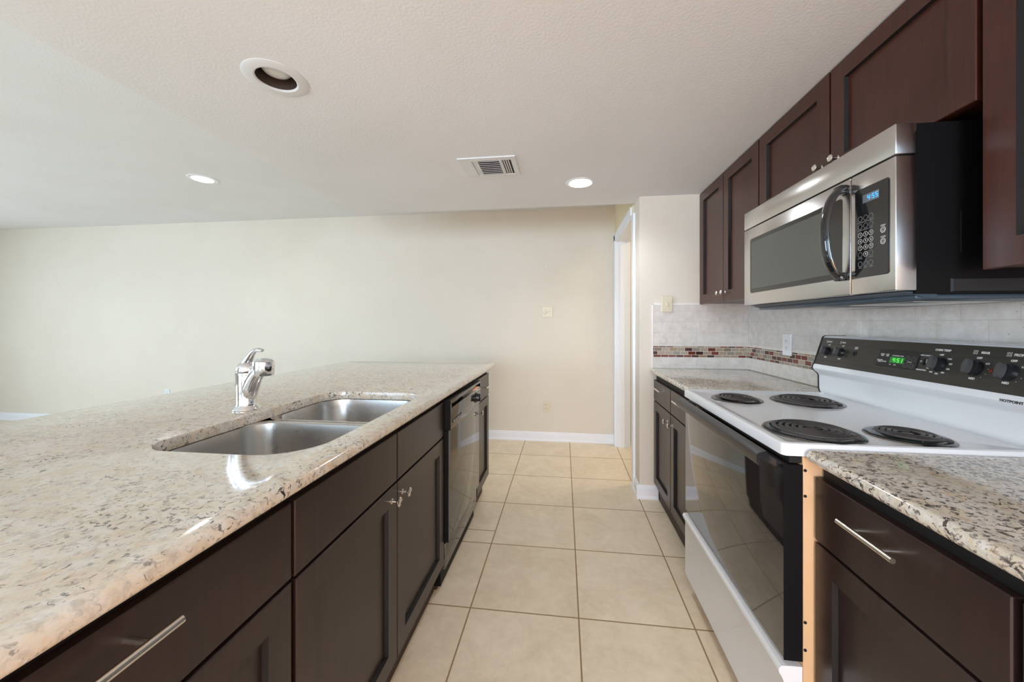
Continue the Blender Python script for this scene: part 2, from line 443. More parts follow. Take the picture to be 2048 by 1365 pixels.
# left wall with a window opening
bm = bmesh.new()
for ys, zs in (((YR, -1.5), (0, ZL)), ((2.1, YB), (0, ZL)), ((-1.5, 2.1), (0, .6)), ((-1.5, 2.1), (2.1, ZL))): box(bm, (XL - .12, XL), ys, zs)
struct('wall_left', bm, 'wall')
bm = bmesh.new()
for xs, zs in (((XL - .12, -5.3), (0, ZL)), ((-1.9, -1.0), (0, ZL)), ((0.6, XR + .12), (0, ZL)), ((-5.3, -1.9), (2.1, ZL)), ((-1.0, .6), (0, .9)), ((-1.0, .6), (2.1, ZL))): box(bm, xs, (YR - .12, YR), zs)
struct('wall_rear', bm, 'wall')
struct('wall_right', B((XR, XR + .12), (YR, 2.66), (0, ZL)), 'wall')
struct('wall_kitchen_end', B((0.53, 2.72), (2.66, 2.87), (0, ZL)), 'wall')
bm = bmesh.new(); box(bm, (0.52, 0.64), (3.735, YB), (0, ZL)); box(bm, (0.52, 0.64), (2.87, 3.735), (2.05, ZL))
struct('wall_hall', bm, 'wall_cream')
struct('wall_hall_far', B((2.6, 2.72), (2.87, YB), (0, ZL)), 'wall_cream')
struct('ceiling', B((XL - .12, 2.72), (YR - .12, YB + .12), (ZL, ZL + .1)), 'ceiling')
# dropped kitchen ceiling with round openings for the recessed cans
CANS = [(-1.04, 1.218, 0.066), (0.106, 2.354, 0.070)]
t = bmesh.new()
def hole_loop(cx, cy, r, z): return [t.verts.new((cx + r * math.cos(k * PI / 18), cy + r * math.sin(k * PI / 18), z)) for k in range(36)]
def rl(z): return [t.verts.new(p + (z,)) for p in ((-1.64, YR), (XR, YR), (XR, 2.66), (0.53, 2.66), (0.53, 2.81), (-1.64, 2.81))]
o0 = rl(ZK); o1 = rl(ZL - 0.002)
fill_flat(t, [o0] + [hole_loop(cx, cy, r, ZK) for cx, cy, r in CANS]); fill_flat(t, [o1])
for i in range(6): t.faces.new((o0[i], o0[(i + 1) % 6], o1[(i + 1) % 6], o1[i]))
struct('ceiling_kitchen', t, 'ceiling')
# baseboards
def baseboard(name, path, out, h=0.092, th=0.014):
    """profile swept along straight path (x,y)->(x,y); out = unit vector into the room"""
    (xa, ya), (xb, yb) = path; ox, oy = out
    prof = [(0, 0), (th + .008, 0), (th + .008, .012), (th, .02), (th, h - .022), (th - .004, h - .018), (th - .004, h - .006), (th - .009, h), (0, h)]
    bm = bmesh.new()
    loops_bm(bm, [[(x + ox * p, y + oy * p, z) for p, z in prof] for x, y in ((xa, ya), (xb, yb))])
    return struct(name, bm, 'trim')
baseboard('baseboard_back', ((XL, YB), (0.52, YB)), (0, -1))
baseboard('baseboard_left', ((XL, YR), (XL, YB)), (1, 0))
baseboard('baseboard_column', ((0.53, 2.66), (0.53, 2.87)), (-1, 0))
baseboard('baseboard_kitchen_end', ((0.508, 2.66), (0.655, 2.66)), (0, -1))
# hall doorway trim
bm = bmesh.new()
box(bm, (0.505, 0.52), (3.73, 3.80), (0, 2.11), 0.003); box(bm, (0.505, 0.52), (2.875, 3.80), (2.05, 2.115), 0.003)
box(bm, (0.515, 0.655), (3.715, 3.735), (0, 2.05), 0.002); box(bm, (0.555, 0.60), (3.70, 3.72), (0, 2.04), 0.002); box(bm, (0.515, 0.655), (2.87, 3.73), (2.033, 2.05), 0.002)
struct('trim_1', bm, 'trim')
box_ = bmesh.new(); box(box_, (0.512, 0.53), (2.80, 2.87), (0, 2.05), 0.003)
struct('trim_2', box_, 'trim')
# windows outside the frame that bring in the daylight
def window(name, axis, plane, a0, a1, z0, z1, n):
    bm = bmesh.new(); W_ = 0.05
    def bx(a, b, zz0, zz1):
        if axis == 'x': box(bm, (plane - .09, plane - .03), (a, b), (zz0, zz1), 0.003)
        else: box(bm, (a, b), (plane - .09, plane - .03), (zz0, zz1), 0.003)
    bx(a0, a1, z0, z0 + W_); bx(a0, a1, z1 - W_, z1)
    for k in range(n + 1):
        c = a0 + (a1 - a0) * k / n; c = min(max(c, a0 + W_ / 2), a1 - W_ / 2); bx(c - W_ / 2, c + W_ / 2, z0 + W_, z1 - W_)
    f = struct(name, bm, 'trim')
    g_ = B((plane - .063, plane - .057), (a0 + W_, a1 - W_), (z0 + W_, z1 - W_)) if axis == 'x' else B((a0 + W_, a1 - W_), (plane - .063, plane - .057), (z0 + W_, z1 - W_))
    obj('window_pane', g_, 'glass', f, False)
window('window_1', 'x', XL, -1.5, 2.1, .6, 2.1, 3)
window('window_2', 'y', YR, -5.3, -1.9, 0.0, 2.1, 2)
window('window_3', 'y', YR, -1.0, 0.6, .9, 2.1, 2)

# ---------------------------------------------------------------- backsplash
def backsplash(label, axis):
    if axis == 'x':
        r = thing('tile_backsplash', label, 'backsplash', (0.9, 2.66, 0.916)); u = (0.622, 1.242); d = lambda a, b: (2.66 - b, 2.66 - a)
        bb = lambda u0, u1, a, b, z0, z1, bev=0: B((u0, u1), d(a, b), (z0, z1), bev)
        obj('tile_field', bb(u[0], u[1], 0, .008, .994 + .0745, 1.357), 'tile_end', r)
        obj('tile_field', bb(u[0], u[1], 0, .008, .9165, .994), 'tile_end', r)
        obj('mosaic_band', bb(u[0], u[1], 0, .0085, .994, .994 + .0745), 'mos_end', r, label='three-row mosaic of red, brown and tan glass')
        bm = bb(.616, .622, 0, .009, .9165, 1.364, .001); merge(bm, bb(.616, 1.242, 0, .009, 1.357, 1.364, .001)); obj('edge_trim', bm, 'caulk', r)
    else:
        r = thing('tile_backsplash', label, 'backsplash', (1.245, 1.0, 0.916))
        obj('tile_field', B((1.242, 1.2495), (.0, 2.651), (.994 + .0745, 1.36)), 'tile_side', r)
        obj('tile_field', B((1.242, 1.2495), (.0, 2.651), (.9165, .994)), 'tile_side', r)
        obj('mosaic_band', B((1.2415, 1.2495), (.0, 2.651), (.994, .994 + .0745)), 'mos_side', r, label='three-row mosaic of red, brown and grey glass')
backsplash('short stone tile backsplash with mosaic band, below the wall switch on the end wall', 'x')
backsplash('long pale stone tile backsplash with mosaic band, running behind the range', 'y')

# ---------------------------------------------------------------- cabinet hardware
def knob(parent, base, d, r=0.015, L=0.03):
    bm = bmesh.new()
    prof = [(0.0085, 0), (0.0085, .002), (.0055, .005), (.005, L - .012), (r * .75, L - .006), (r, L - .004), (r, L - .002), (r * .82, L), (r * .75, L - .0006), (0.001, L - .0006)]
    lathe(bm, prof, 24, axis_m(base, d)); return obj('knob', bm, 'nickel', parent)
def bar_pull(parent, c, d, length, span, out=0.035, r=0.0055):
    c = Vector(c); d = Vector(d); a = Vector((0, 1, 0)); bm = bmesh.new()
    p = c + d * out
    tube(bm, [p - a * length / 2, p + a * length / 2], r, 18)
    for s in (-1, 1):
        q = c + a * s * span / 2; tube(bm, [q, q + d * out], r * .85, 14)
    return obj('bar_handle', bm, 'nickel', parent)

# ---------------------------------------------------------------- island cabinets (fronts face +x at X = -0.54)
XI = -0.54
FI = frame((XI, 0, 0), (0, 1, 0), (1, 0, 0))
def island_cab(label, y0, y1, group=None):
    r = thing('base_cabinet', label, 'cabinet', (-0.85, (y0 + y1) / 2, 0))
    bm = bmesh.new()
    box(bm, (-1.14, -1.122), (y0, y1), (.105, .888)); box(bm, (-1.1219, -.558), (y0, y0 + .018), (.105, .888)); box(bm, (-1.1219, -.558), (y1 - .018, y1), (.105, .888))
    box(bm, (-1.1219, -.558), (y0 + .0181, y1 - .0181), (.105, .125)); box(bm, (-.576, -.558), (y0 + .0181, y1 - .0181), (.1251, .888))
    obj('cabinet_box', bm, 'wood_dark_and_shade', r, False)
    obj('toe_kick', B((-1.14, -.59), (y0, y1), (0, .105)), 'kick', r, False)
    return r
# end cabinet
c = island_cab('dark brown island cabinet with one narrow drawer, at the far end beyond the dishwasher', 2.247, 2.622)
obj('end_panel', B((-1.14, -.558), (2.6225, 2.626), (.105, .888)), 'wood', c)
f = obj('drawer', slab_front(FI, 2.256, 2.618, .714, .868), 'wood', c); bar_pull(f, (XI, 2.437, .798), (1, 0, 0), .135, .076)
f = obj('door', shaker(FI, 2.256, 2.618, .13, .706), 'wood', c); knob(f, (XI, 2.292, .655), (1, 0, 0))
# sink base
c = island_cab('dark brown island cabinet below the sink, with two doors and two blank drawer fronts', .676, 1.618)
obj('false_front', slab_front(FI, .681, 1.138, .714, .868), 'wood', c)
obj('false_front', slab_front(FI, 1.143, 1.612, .714, .868), 'wood', c)
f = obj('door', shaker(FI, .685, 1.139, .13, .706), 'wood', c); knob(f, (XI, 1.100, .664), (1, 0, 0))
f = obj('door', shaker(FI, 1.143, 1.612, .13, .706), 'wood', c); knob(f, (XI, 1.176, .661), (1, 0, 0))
# near cabinet
c = island_cab('dark brown island cabinet with a wide drawer and long bar handle, nearest on the left', .045, .676)
f = obj('drawer', slab_front(FI, .050, .672, .717, .868), 'wood', c); bar_pull(f, (XI, .360, .833), (1, 0, 0), .140, .066)
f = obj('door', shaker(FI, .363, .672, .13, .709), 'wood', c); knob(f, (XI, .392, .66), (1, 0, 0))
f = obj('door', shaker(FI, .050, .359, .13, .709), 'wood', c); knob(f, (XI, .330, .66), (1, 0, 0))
# back panel of the island under the overhang
o = obj('island_back_panel', B((-1.26, -1.142), (.045, 2.62), (0, .888)), 'wood'); tag(o, 'dark wood back panel carrying the granite overhang behind the island cabinets', 'panel')

# dishwasher
r = thing('dishwasher', 'glossy black dishwasher with dial and buttons, built into the island', 'dishwasher', (-.85, 1.93, 0))
Y0, Y1 = 1.626, 2.238
obj('tub_body', B((-1.13, -.56), (1.622, 2.243), (.02, .888)), 'black_body', r, False)
bm = bmesh.new()      # control panel, with a long finger slot
XP = -.513
box(bm, (-.56, XP), (Y0, Y1), (.737, .836), .003); box(bm, (-.56, XP), (Y0, Y1), (.856, .872), .003)
box(bm, (-.56, XP), (Y0, Y0 + .012), (.8361, .8559)); box(bm, (-.56, XP), (Y1 - .012, Y1), (.8361, .8559)); box(bm, (-.56, XP - .022), (Y0 + .0121, Y1 - .0121), (.8361, .8559))
p = obj('control_panel', bm, 'dish', r)
obj('side_trim', B((-.56, XP), (Y0 - .003, Y0 - .0002), (.737, .872)), 'black_body', p)
bm = B((XP - .020, XP - .006), (Y0 + .24, Y0 + .29), (.838, .854), .002); obj('latch', bm, 'black', p)
bm = bmesh.new(); lathe(bm, [(.030, 0), (.030, .002), (.024, .004), (.022, .020), (.001, .021)], 28, axis_m((XP, 2.125, .787), (1, 0, 0)))
box(bm, (XP + .02, XP + .026), (2.121, 2.129), (.765, .809), .002); obj('dial', bm, 'knob_black', p)
for k in range(5):
    y = 1.655 + .032 * k; obj('button', B((XP, XP + .006), (y, y + .022), (.765, .778), .002), 'black_gloss', p)
obj('panel_print', B((XP, XP + .0006), (1.90, 1.945), (.768, .771)), 'print', p)
dd = obj('door', B((-.555, -.523), (Y0 + .002, Y1 - .002), (.222, .733), .0015), 'dish', r); obj('side_trim', B((-.555, -.5235), (Y0 - .0005, Y0 + .0018), (.222, .733)), 'black_body', dd)
obj('lower_panel', B((-.565, -.540), (Y0 + .002, Y1 - .002), (.095, .212), .003), 'dish', r)
obj('toe_kick', B((-.60, -.58), (Y0, Y1), (0, .10)), 'kick', r)

# granite tops
SINK = (-1.045, -.602, .772, 1.542, (.105, .10, .085, .13))
o = obj('granite_worktop', counter(-1.73, -.520, .03, 2.79, .921, .032, .0155, .03, [SINK]), 'granite', None, True, origin=(-1.1, 1.4, .889))
tag(o, 'long speckled granite worktop of the island with a double sink cut into it', 'countertop')
o = obj('granite_worktop', counter(.597, 1.241, 1.772, 2.651, .914, .030, .0145, .01), 'granite_dark', None, True, origin=(.92, 2.2, .884))
tag(o, 'short granite worktop between the range and the end wall', 'countertop')
o = obj('granite_worktop', counter(.597, 1.241, -.6, 1.001, .914, .030, .0145, .02), 'granite_dark', None, True, origin=(.92, .2, .884))
tag(o, 'granite worktop on the right in front of the range, nearest the camera', 'countertop')

# sink: two bowls under the cut-out
r = thing('double_sink', 'stainless steel undermount double sink in the granite island', 'sink', (-.82, 1.155, .70))
def bowl(bm, x0, x1, y0, y1, rr, ztop, zb):
    L = []
    for ins, z in ((-.02, ztop), (-.002, ztop), (.002, ztop - .004), (.006, ztop - .03), (.012, zb + .045), (.020, zb + .02), (.038, zb + .004), (.062, zb)):
        L.append([(x, y, z) for x, y in rrect(x0 + ins, x1 - ins, y0 + ins, y1 - ins, [max(q - ins * .5, .02) for q in rr], 10)])
    loops_bm(bm, L, False, True)
bm = bmesh.new(); bowl(bm, -1.05, -.597, .765, 1.150, (.085, .085, .085, .12), .8885, .70)
b1 = obj('bowl', bm, 'sink', r); b1.data.materials[0] = M['sink']
bm = bmesh.new(); bowl(bm, -1.05, -.597, 1.185, 1.548, (.105, .10, .085, .085), .8885, .72); b2 = obj('bowl', bm, 'sink', r)
for bb_, cy, z in ((b1, .96, .70), (b2, 1.37, .72)):
    bm = bmesh.new(); lathe(bm, [(.045, .0), (.045, .003), (.036, .003), (.030, -.001), (.001, -.001)], 28, Matrix.Translation((-.84, cy, z + .0005))); obj('drain', bm, 'chrome', bb_)
obj('divider', B((-1.064, -.585), (1.149, 1.186), (.78, .884), .005, 3), 'sink', r)

# faucet
FX, FY, FZ = -1.117, 1.172, .921
r = thing('faucet', 'chrome single lever faucet standing behind the double sink', 'faucet', (FX, FY, FZ))
bm = bmesh.new()
lathe(bm, [(.041, 0), (.042, .004), (.040, .009), (.033, .015), (.0305, .022), (.0305, .06), (.032, .10), (.0315, .124), (.033, .126), (.033, .132), (.031, .134), (.001, .135)], 32, Matrix.Translation((FX, FY, FZ)))
body = obj('body', bm, 'chrome', r)
dv = Vector((1, -0.06, 0)).normalized()
def fp(a, z, s=0): q = Vector((FX, FY, FZ)) + dv * a + Vector((0, 0, z)) + Vector((-dv.y, dv.x, 0)) * s; return q
bm = bmesh.new(); tube(bm, [fp(.000, .022), fp(.006, .05), fp(.014, .080), fp(.028, .110), (fp(.050, .140)), fp(.066, .155)], [.014, .027, .029, .026, .022, .018], 20)
obj('spout', bm, 'chrome', r)
bm = bmesh.new(); lathe(bm, [(.001, .0), (.026, .001), (.031, .0), (.0325, .006), (.034, .040), (.033, .048), (.027, .055), (.014, .0595), (.001, .0605)], 32, Matrix.Translation(fp(.070, .124)))
obj('spray_head', bm, 'chrome', r)
bm = bmesh.new(); lathe(bm, [(.031, .135), (.032, .139), (.030, .152), (.024, .164), (.013, .172), (.001, .175)], 28, Matrix.Translation((FX, FY, FZ)))
tube(bm, [fp(-.008, .152), fp(.002, .170), fp(.016, .192), fp(.028, .207), fp(.040, .213), fp(.054, .213), fp(.066, .211)], [.022, .019, .014, .011, .009, .010, .007], 16, .75)
obj('lever', bm, 'chrome', r)

# ---------------------------------------------------------------- right base cabinets (fronts face -x at X = 0.625)
XK = .625
FK = frame((XK, 0, 0), (0, -1, 0), (-1, 0, 0))
def right_cab(label, y0, y1, far=False):
    r = thing('base_cabinet', label, 'cabinet', (.93, (y0 + y1) / 2, 0))
    obj('cabinet_box', B((.645, 1.245), (y0, y1), (.105, .884)), 'wood_dark_and_shade', r, False)
    obj('toe_kick', B((.660, 1.245), (y0, y1), (0, .105)), 'kick', r, False)
    return r
c = right_cab('dark brown base cabinet with two drawers and two doors, between range and end wall', 1.79, 2.655)
for a, b, kx in ((2.253, 2.648, 2.30), (1.838, 2.246, 2.205)):
    f = obj('drawer', slab_front(FK, -b, -a, .697, .836), 'wood', c); bar_pull(f, (XK, (a + b) / 2 - .02, .800), (-1, 0, 0), .135, .076)
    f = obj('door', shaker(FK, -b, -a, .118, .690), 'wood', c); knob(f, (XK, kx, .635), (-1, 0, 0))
c = right_cab('dark brown base cabinet with bar handle drawer, beside the range at lower right', .5895, 1.0)
f = obj('drawer', slab_front(FK, -1.000, -.595, .687, .843), 'wood', c); bar_pull(f, (XK, .806, .798), (-1, 0, 0), .135, .068)
f = obj('door', shaker(FK, -1.000, -.595, .118, .680), 'wood', c); knob(f, (XK, .63, .635), (-1, 0, 0))
c = right_cab('dark brown base cabinet at the lower right edge, only a sliver showing', -.05, .5885)
for a, b, kx in ((.272, .584, .31), (-.045, .266, .23)):
    f = obj('drawer', slab_front(FK, -b, -a, .687, .843), 'wood', c); bar_pull(f, (XK, (a + b) / 2, .798), (-1, 0, 0), .135, .068)
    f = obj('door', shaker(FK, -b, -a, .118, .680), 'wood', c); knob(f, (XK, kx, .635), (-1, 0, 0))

# ---------------------------------------------------------------- wall cabinets (fronts at X = 0.93)
XU = .93
FU = frame((XU, 0, 0), (0, -1, 0), (-1, 0, 0))
def upper(label, y0, y1, z0, doors, knobs):
    r = thing('wall_cabinet', label, 'cabinet', (1.1, (y0 + y1) / 2, z0))
    obj('cabinet_box', B((.950, 1.2415), (y0, y1), (z0 + .004, ZK - .001)), 'wood_up', r, False)
    for (a, b), (ky, kz) in zip(doors, knobs):
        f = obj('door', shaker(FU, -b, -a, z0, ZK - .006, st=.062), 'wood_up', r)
        knob(f, (XU, ky, kz), (-1, 0, 0), .0125, .028)
    return r
upper('tall two-door wall cabinet on the end wall, left of the microwave', 1.886, 2.655, 1.357, [(2.282, 2.651), (1.890, 2.276)], [(2.312, 1.408), (2.250, 1.408)])
upper('short wide two-door wall cabinet directly above the microwave', .947, 1.884, 1.735, [(1.417, 1.880), (.952, 1.408)], [(1.452, 1.793), (1.373, 1.793)])
upper('tall reddish brown wall cabinet at the right edge, beside the microwave', .10, .943, 1.348, [(.525, .940), (.104, .519)], [(.560, 1.40), (.485, 1.40)])

# ---------------------------------------------------------------- microwave
XM = .806
FM = frame((XM, 0, 0), (0, -1, 0), (-1, 0, 0))
r = thing('microwave', 'stainless over-the-range microwave hung below the short wall cabinet', 'microwave', (1.0, 1.38, 1.29))
YA, YBm = 1.001, 1.757
bm = B((.852, 1.2405), (YA + .004, YBm - .004), (1.300, 1.7165)); body = obj('case', bm, 'black_body', r, False)
bm = bmesh.new(); FS = frame((0, YA + .004, 0), (1, 0, 0), (0, -1, 0))
loops_bm(bm, [rect(.928, 1.225, 1.304, 1.337, 0), rect(.930, 1.223, 1.306, 1.335, .005)], Mx=FS)
box(bm, (.949, .951), (1.40, 1.50), (0, .0008), Mx=FS)
obj('side_grip', bm, 'black', body)
bm = bmesh.new(); box(bm, (.862, 1.236), (YA + .015, YBm - .015), (1.287, 1.300), .004)
loops_bm(bm, [[(.830, YA + .01, 1.3065), (.905, YA + .01, 1.3065), (.905, YA + .01, 1.290), (.880, YA + .01, 1.290)], [(.830, YBm - .01, 1.3065), (.905, YBm - .01, 1.3065), (.905, YBm - .01, 1.290), (.880, YBm - .01, 1.290)]])
un = obj('underside', bm, 'under', r)
for a in (1.10, 1.46): obj('grease_filter', B((.93, 1.15), (a, a + .22), (1.2845, 1.2875), .001), 'steel', un)
top = obj('vent_panel', B((XM, .853), (YA, YBm), (1.6425, 1.7175), .003), 'steel', r)
d = obj('door', B((XM, .853), (1.1435, YBm), (1.308, 1.6385), .003), 'steel', r)
bm = bmesh.new(); loops_bm(bm, [[(u, v, w) for u, v in rrect(-1.702, -1.172, 1.358, 1.592, .010, 4)] for w in (-.002, .0006)], Mx=FM)
obj('window_frame', bm, 'black_gloss', d)
bm = bmesh.new(); loops_bm(bm, [[(u, v, w) for u, v in rrect(-1.690, -1.225, 1.376, 1.576, .004, 3)] for w in (.0002, .0010)], Mx=FM)
obj('window_glass', bm, 'screen', d)
bm = bmesh.new()
pts = [(XM + .004 - .058 * math.sin(PI * k / 16) ** .8, 1.163, 1.487 + .128 * math.cos(PI - PI * k / 16)) for k in range(17)]
tube(bm, pts, [.017] * 17, 16, .55)
for z in (1.362, 1.612): box(bm, (XM - .022, XM), (1.1475, 1.1785), (z - .012, z + .012), .004)
obj('handle', bm, 'black_gloss', d)
cp = obj('control_section', B((XM, .853), (YA, 1.1405), (1.308, 1.6385), .003), 'steel', r)
bm = bmesh.new(); loops_bm(bm, [[(u, v, w) for u, v in rrect(-1.125, -1.016, 1.352, 1.594, .008, 4)] for w in (-.001, .0008)], Mx=FM)
loops_bm(bm, [[(u, v, w) for u, v in rrect(-1.122, -1.019, 1.355, 1.591, .006, 4)] for w in (.0008, .0016)], Mx=FM)
kp = obj('keypad', bm, 'black_gloss', cp)
bm = B((-1.097, -1.046), (1.5515, 1.5735), (.0016, .0024), Mx=FM); ds = obj('display', bm, 'lcd', cp)
bm = bmesh.new(); digits(bm, '4:55', T(FM, -1.063, 1.5625, .0025), .013); obj('clock_digits', bm, 'blue', cp)
colx = (-1.106, -1.088, -1.071); rowz = (1.512, 1.491, 1.468, 1.4505, 1.433, 1.4145, 1.389)
num = iter('1234567890')
LAB = {0: ('POPCORN', 'POTATO', 'BEVERAGE'), 1: ('REHEAT', 'DEFROST', 'COOK'), 5: ('POWER', '', 'CLOCK'), 6: ('VENT', 'LIGHT', 'TIMER')}
for ri, z in enumerate(rowz):
    for ci, u in enumerate(colx):
        lit = (2 <= ri <= 4) or (ri == 5 and ci == 1); bm = bmesh.new()
        ring(bm, T(FM, u, z, .0017), .0072, .0011)
        if lit: text_bm(bm, next(num), .0085, T(FM, u, z, .0018), .0002)
        else: text_bm(bm, LAB[ri][ci], .0042, T(FM, u, z - .0102, .0018), .0001)
        obj('key', bm, 'print' if lit else 'print_grey', cp)
for z, s_ in ((1.466, 'START'), (1.437, 'CLEAR')):
    bm = bmesh.new(); ring(bm, T(FM, -1.034, z, .0017), .0078, .0016); ring(bm, T(FM, -1.034, z, .0017), .0042, .0012); text_bm(bm, s_, .005, T(FM, -1.034, z + .011, .0018), .0001)
    obj('key', bm, 'print', cp)

# ---------------------------------------------------------------- electric range
r = thing('electric_range', 'white electric range with black oven door, coil burners and raised back panel', 'range', (.9, 1.387, 0))
RY0, RY1 = 1.006, 1.768
obj('body', B((.602, 1.235), (RY0 + .002, RY1 - .002), (.03, .893), .002), 'side_metal', r)
for z in (.855, .79, .47, .40):
    bm = bmesh.new(); lathe(bm, [(.004, 0), (.0035, .0015), (.001, .002)], 12, axis_m((.607, RY0 + .002, z), (0, -1, 0)))
    obj('side_screw', bm, 'knob_black', r)
# cooktop with four openings
BUR = [(.690, 1.567, .090, 4, 'small'), (.938, 1.552, .117, 5, 'large'), (.692, 1.123, .115, 5, 'large'), (.920, 1.107, .088, 4, 'small')]
t = bmesh.new()
def rg(x0, x1, y0, y1, rr, z): return [t.verts.new((x, y, z)) for x, y in rrect(x0, x1, y0, y1, rr, 6)]
ZC = .925
R_ = [rg(.551, 1.130, 1.001, 1.771, .014, .893), rg(.551, 1.130, 1.001, 1.771, .014, ZC - .008), rg(.5535, 1.130, 1.0035, 1.7685, .013, ZC - .002),
      rg(.559, 1.130, 1.009, 1.763, .010, ZC), rg(.571, 1.130, 1.014, 1.758, .008, ZC), rg(.576, 1.128, 1.019, 1.753, .008, ZC - .003)]
for a, b in zip(R_[:-1], R_[1:]):
    for i in range(len(a)): t.faces.new((a[i], a[(i + 1) % len(a)], b[(i + 1) % len(a)], b[i]))
t.faces.new(R_[0][::-1])
hl = [[t.verts.new((x + (q * .86) * math.cos(k * PI / 20), y + (q * .86) * math.sin(k * PI / 20), ZC - .003)) for k in range(40)] for x, y, q, n, s in BUR]
fill_flat(t, [R_[-1]] + hl)
ct = obj('cooktop', t, 'enamel', r)
for x, y, q, n, s in BUR:
    bm = bmesh.new()
    k = q - .006
    lathe(bm, [(q + .002, ZC - .0025), (q, ZC + .0005), (q - .004, ZC + .002), (k - .008, ZC + .001), (k - .013, ZC - .004), (k * .6, ZC - .018), (.022, ZC - .022), (.001, ZC - .022)], 48, Matrix.Translation((x, y, 0)), close=False)
    dr = obj('drip_bowl', bm, 'drip', r)
    bm = bmesh.new(); pts = []; rad = q - .030; turns = n - .25; N = int(40 * turns)
    for i in range(N + 1):
        a = i / N; rr = .020 + (rad - .020 + .009) * a; th_ = a * turns * 2 * PI + .6
        pts.append((x + rr * math.cos(th_), y + rr * math.sin(th_), ZC + .0075))
    tube(bm, pts, .0046 if s == 'small' else .0049, 8, .7)
    rr = rad + .009; th_ = turns * 2 * PI + .6
    tube(bm, [pts[-1], (x + (rr + .010) * math.cos(th_ + .12), y + (rr + .010) * math.sin(th_ + .12), ZC + .004), (x + (rr + .012) * math.cos(th_ + .25), y + (rr + .012) * math.sin(th_ + .25), ZC - .008)], .005, 8)
    lathe(bm, [(.014, 0), (.015, .003), (.012, .005), (.001, .005)], 20, Matrix.Translation((x, y, ZC + .002)))
    for a in (0.3, 2.4, 4.5): box(bm, (-.002, rad), (-.0015, .0015), (ZC - .001, ZC + .003), Mx=Matrix.Translation((x, y, 0)) @ Matrix.Rotation(a, 4, 'Z'))
    obj('coil_burner', bm, 'coil', dr)
# vent trim, oven door, handle, drawer
obj('vent_trim', B((.572, .602), (RY0 + .006, RY1 - .006), (.872, .893)), 'black', r, False)
d = obj('oven_door', B((.557, .600), (RY0 + .002, RY1 - .002), (.372, .868), .002), 'black_door', r)
obj('door_side_trim', B((.5565, .6005), (RY0, RY0 + .0022), (.371, .869)), 'black_body', d)
bm = bmesh.new()
hp = [(.512, .886), (.506, .880), (.506, .862), (.512, .852), (.518, .853), (.514, .863), (.514, .878), (.519, .884), (.530, .888), (.530, .892)]
loops_bm(bm, [[(x, y, z) for x, z in hp] for y in (RY0 + .03, RY1 - .03)])
for y in (RY0 + .035, RY1 - .075): 
    loops_bm(bm, [[(.512, yy, .872), (.514, yy, .884), (.532, yy, .889), (.560, yy, .862), (.560, yy, .848)] for yy in (y, y + .04)])
obj('handle', bm, 'knob_black', d)
bm = bmesh.new()
dp = [(.600, .075), (.560, .075), (.556, .080), (.556, .318), (.550, .330), (.545, .338), (.545, .348), (.551, .355), (.575, .357), (.600, .357)]
loops_bm(bm, [[(x, y, z) for x, z in dp] for y in (RY0 + .001, RY1 - .001)])
obj('storage_drawer', bm, 'enamel', r)
obj('kick_panel', B((.62, .64), (RY0 + .02, RY1 - .02), (.0, .075)), 'black_body', r, False)
# backguard
bp = [(1.128, .9225), (1.122, .93), (1.119, .945), (1.118, 1.000), (1.112, 1.010), (1.098, 1.022), (1.093, 1.032), (1.0945, 1.042), (1.100, 1.051), (1.136, 1.166), (1.142, 1.171), (1.150, 1.173), (1.225, 1.173), (1.234, 1.165), (1.234, .9225)]
bm = bmesh.new(); loops_bm(bm, [[(x, y, z) for x, z in bp] for y in (RY0 + .004, RY1 - .004)])
bgd = obj('backguard', bm, 'enamel', r)
for y in (RY0 - .0005, RY1 - .0045):
    bm = bmesh.new(); cxg, czg = 1.17, 1.06
    loops_bm(bm, [[(x - .003 if x < 1.2 else x, yy, z + (.002 if z > 1.1 else 0)) for x, z in bp] for yy in (y, y + .005)])
    obj('end_cap', bm, 'black', bgd)
sl = math.atan2(.036, .115)
BGV = Vector((.036, 0, .115)).normalized(); BGW = Vector((-BGV.z, 0, BGV.x)); BGU = Vector((0, -1, 0))
FB = Matrix((BGU, BGV, BGW)).transposed().to_4x4(); FB.translation = Vector((1.100, 0, 1.051))
def G(y, z, w=0.0): return T(FB, -y, (z - 1.051) / BGV.z, w)
gz = lambda z: (z - 1.051) / BGV.z
bm = B((-RY1 + .006, -RY0 - .006), (-.001, gz(1.1655)), (-.001, .0012), Mx=FB)
box(bm, (-RY1 + .010, -RY0 - .010), (gz(1.137), gz(1.1385)), (.0012, .0020), Mx=FB); box(bm, (-RY1 + .010, -RY0 - .010), (gz(1.068), gz(1.0695)), (.0012, .0020), Mx=FB)
pn = obj('control_panel', bm, 'panel', r)
bm = bmesh.new(); box(bm, (-1.452, -1.306), (gz(1.078), gz(1.135)), (.0012, .0045), .0008, 1, Mx=FB); cm = obj('clock_module', bm, 'black', r)
obj('clock_display', B((-1.402, -1.350), (gz(1.092), gz(1.112)), (.0045, .0050), Mx=FB), 'green_bg', cm)
bm = bmesh.new(); digits(bm, '4:51', G(1.371, 1.102, .0051), .014); obj('clock_digits', bm, 'green', cm)
def letter(txt, size, Mx, bold, parent=None, mat='print', name='lettering'):
    bm = bmesh.new(); text_bm(bm, txt, size, Mx, bold); return obj(name, bm, mat, parent or pn, False)
for y, z, s_, up in ((1.340, 1.1115, '^', 0), (1.319, 1.111, '^', 0), (1.341, 1.0895, 'v', 1), (1.320, 1.089, 'v', 1)):
    bm = bmesh.new(); ring(bm, G(y, z, .0047), .0078, .0008); text_bm(bm, s_, .008, G(y, z - .0005, .0048)); obj('touch_pad', bm, 'print_grey', cm)
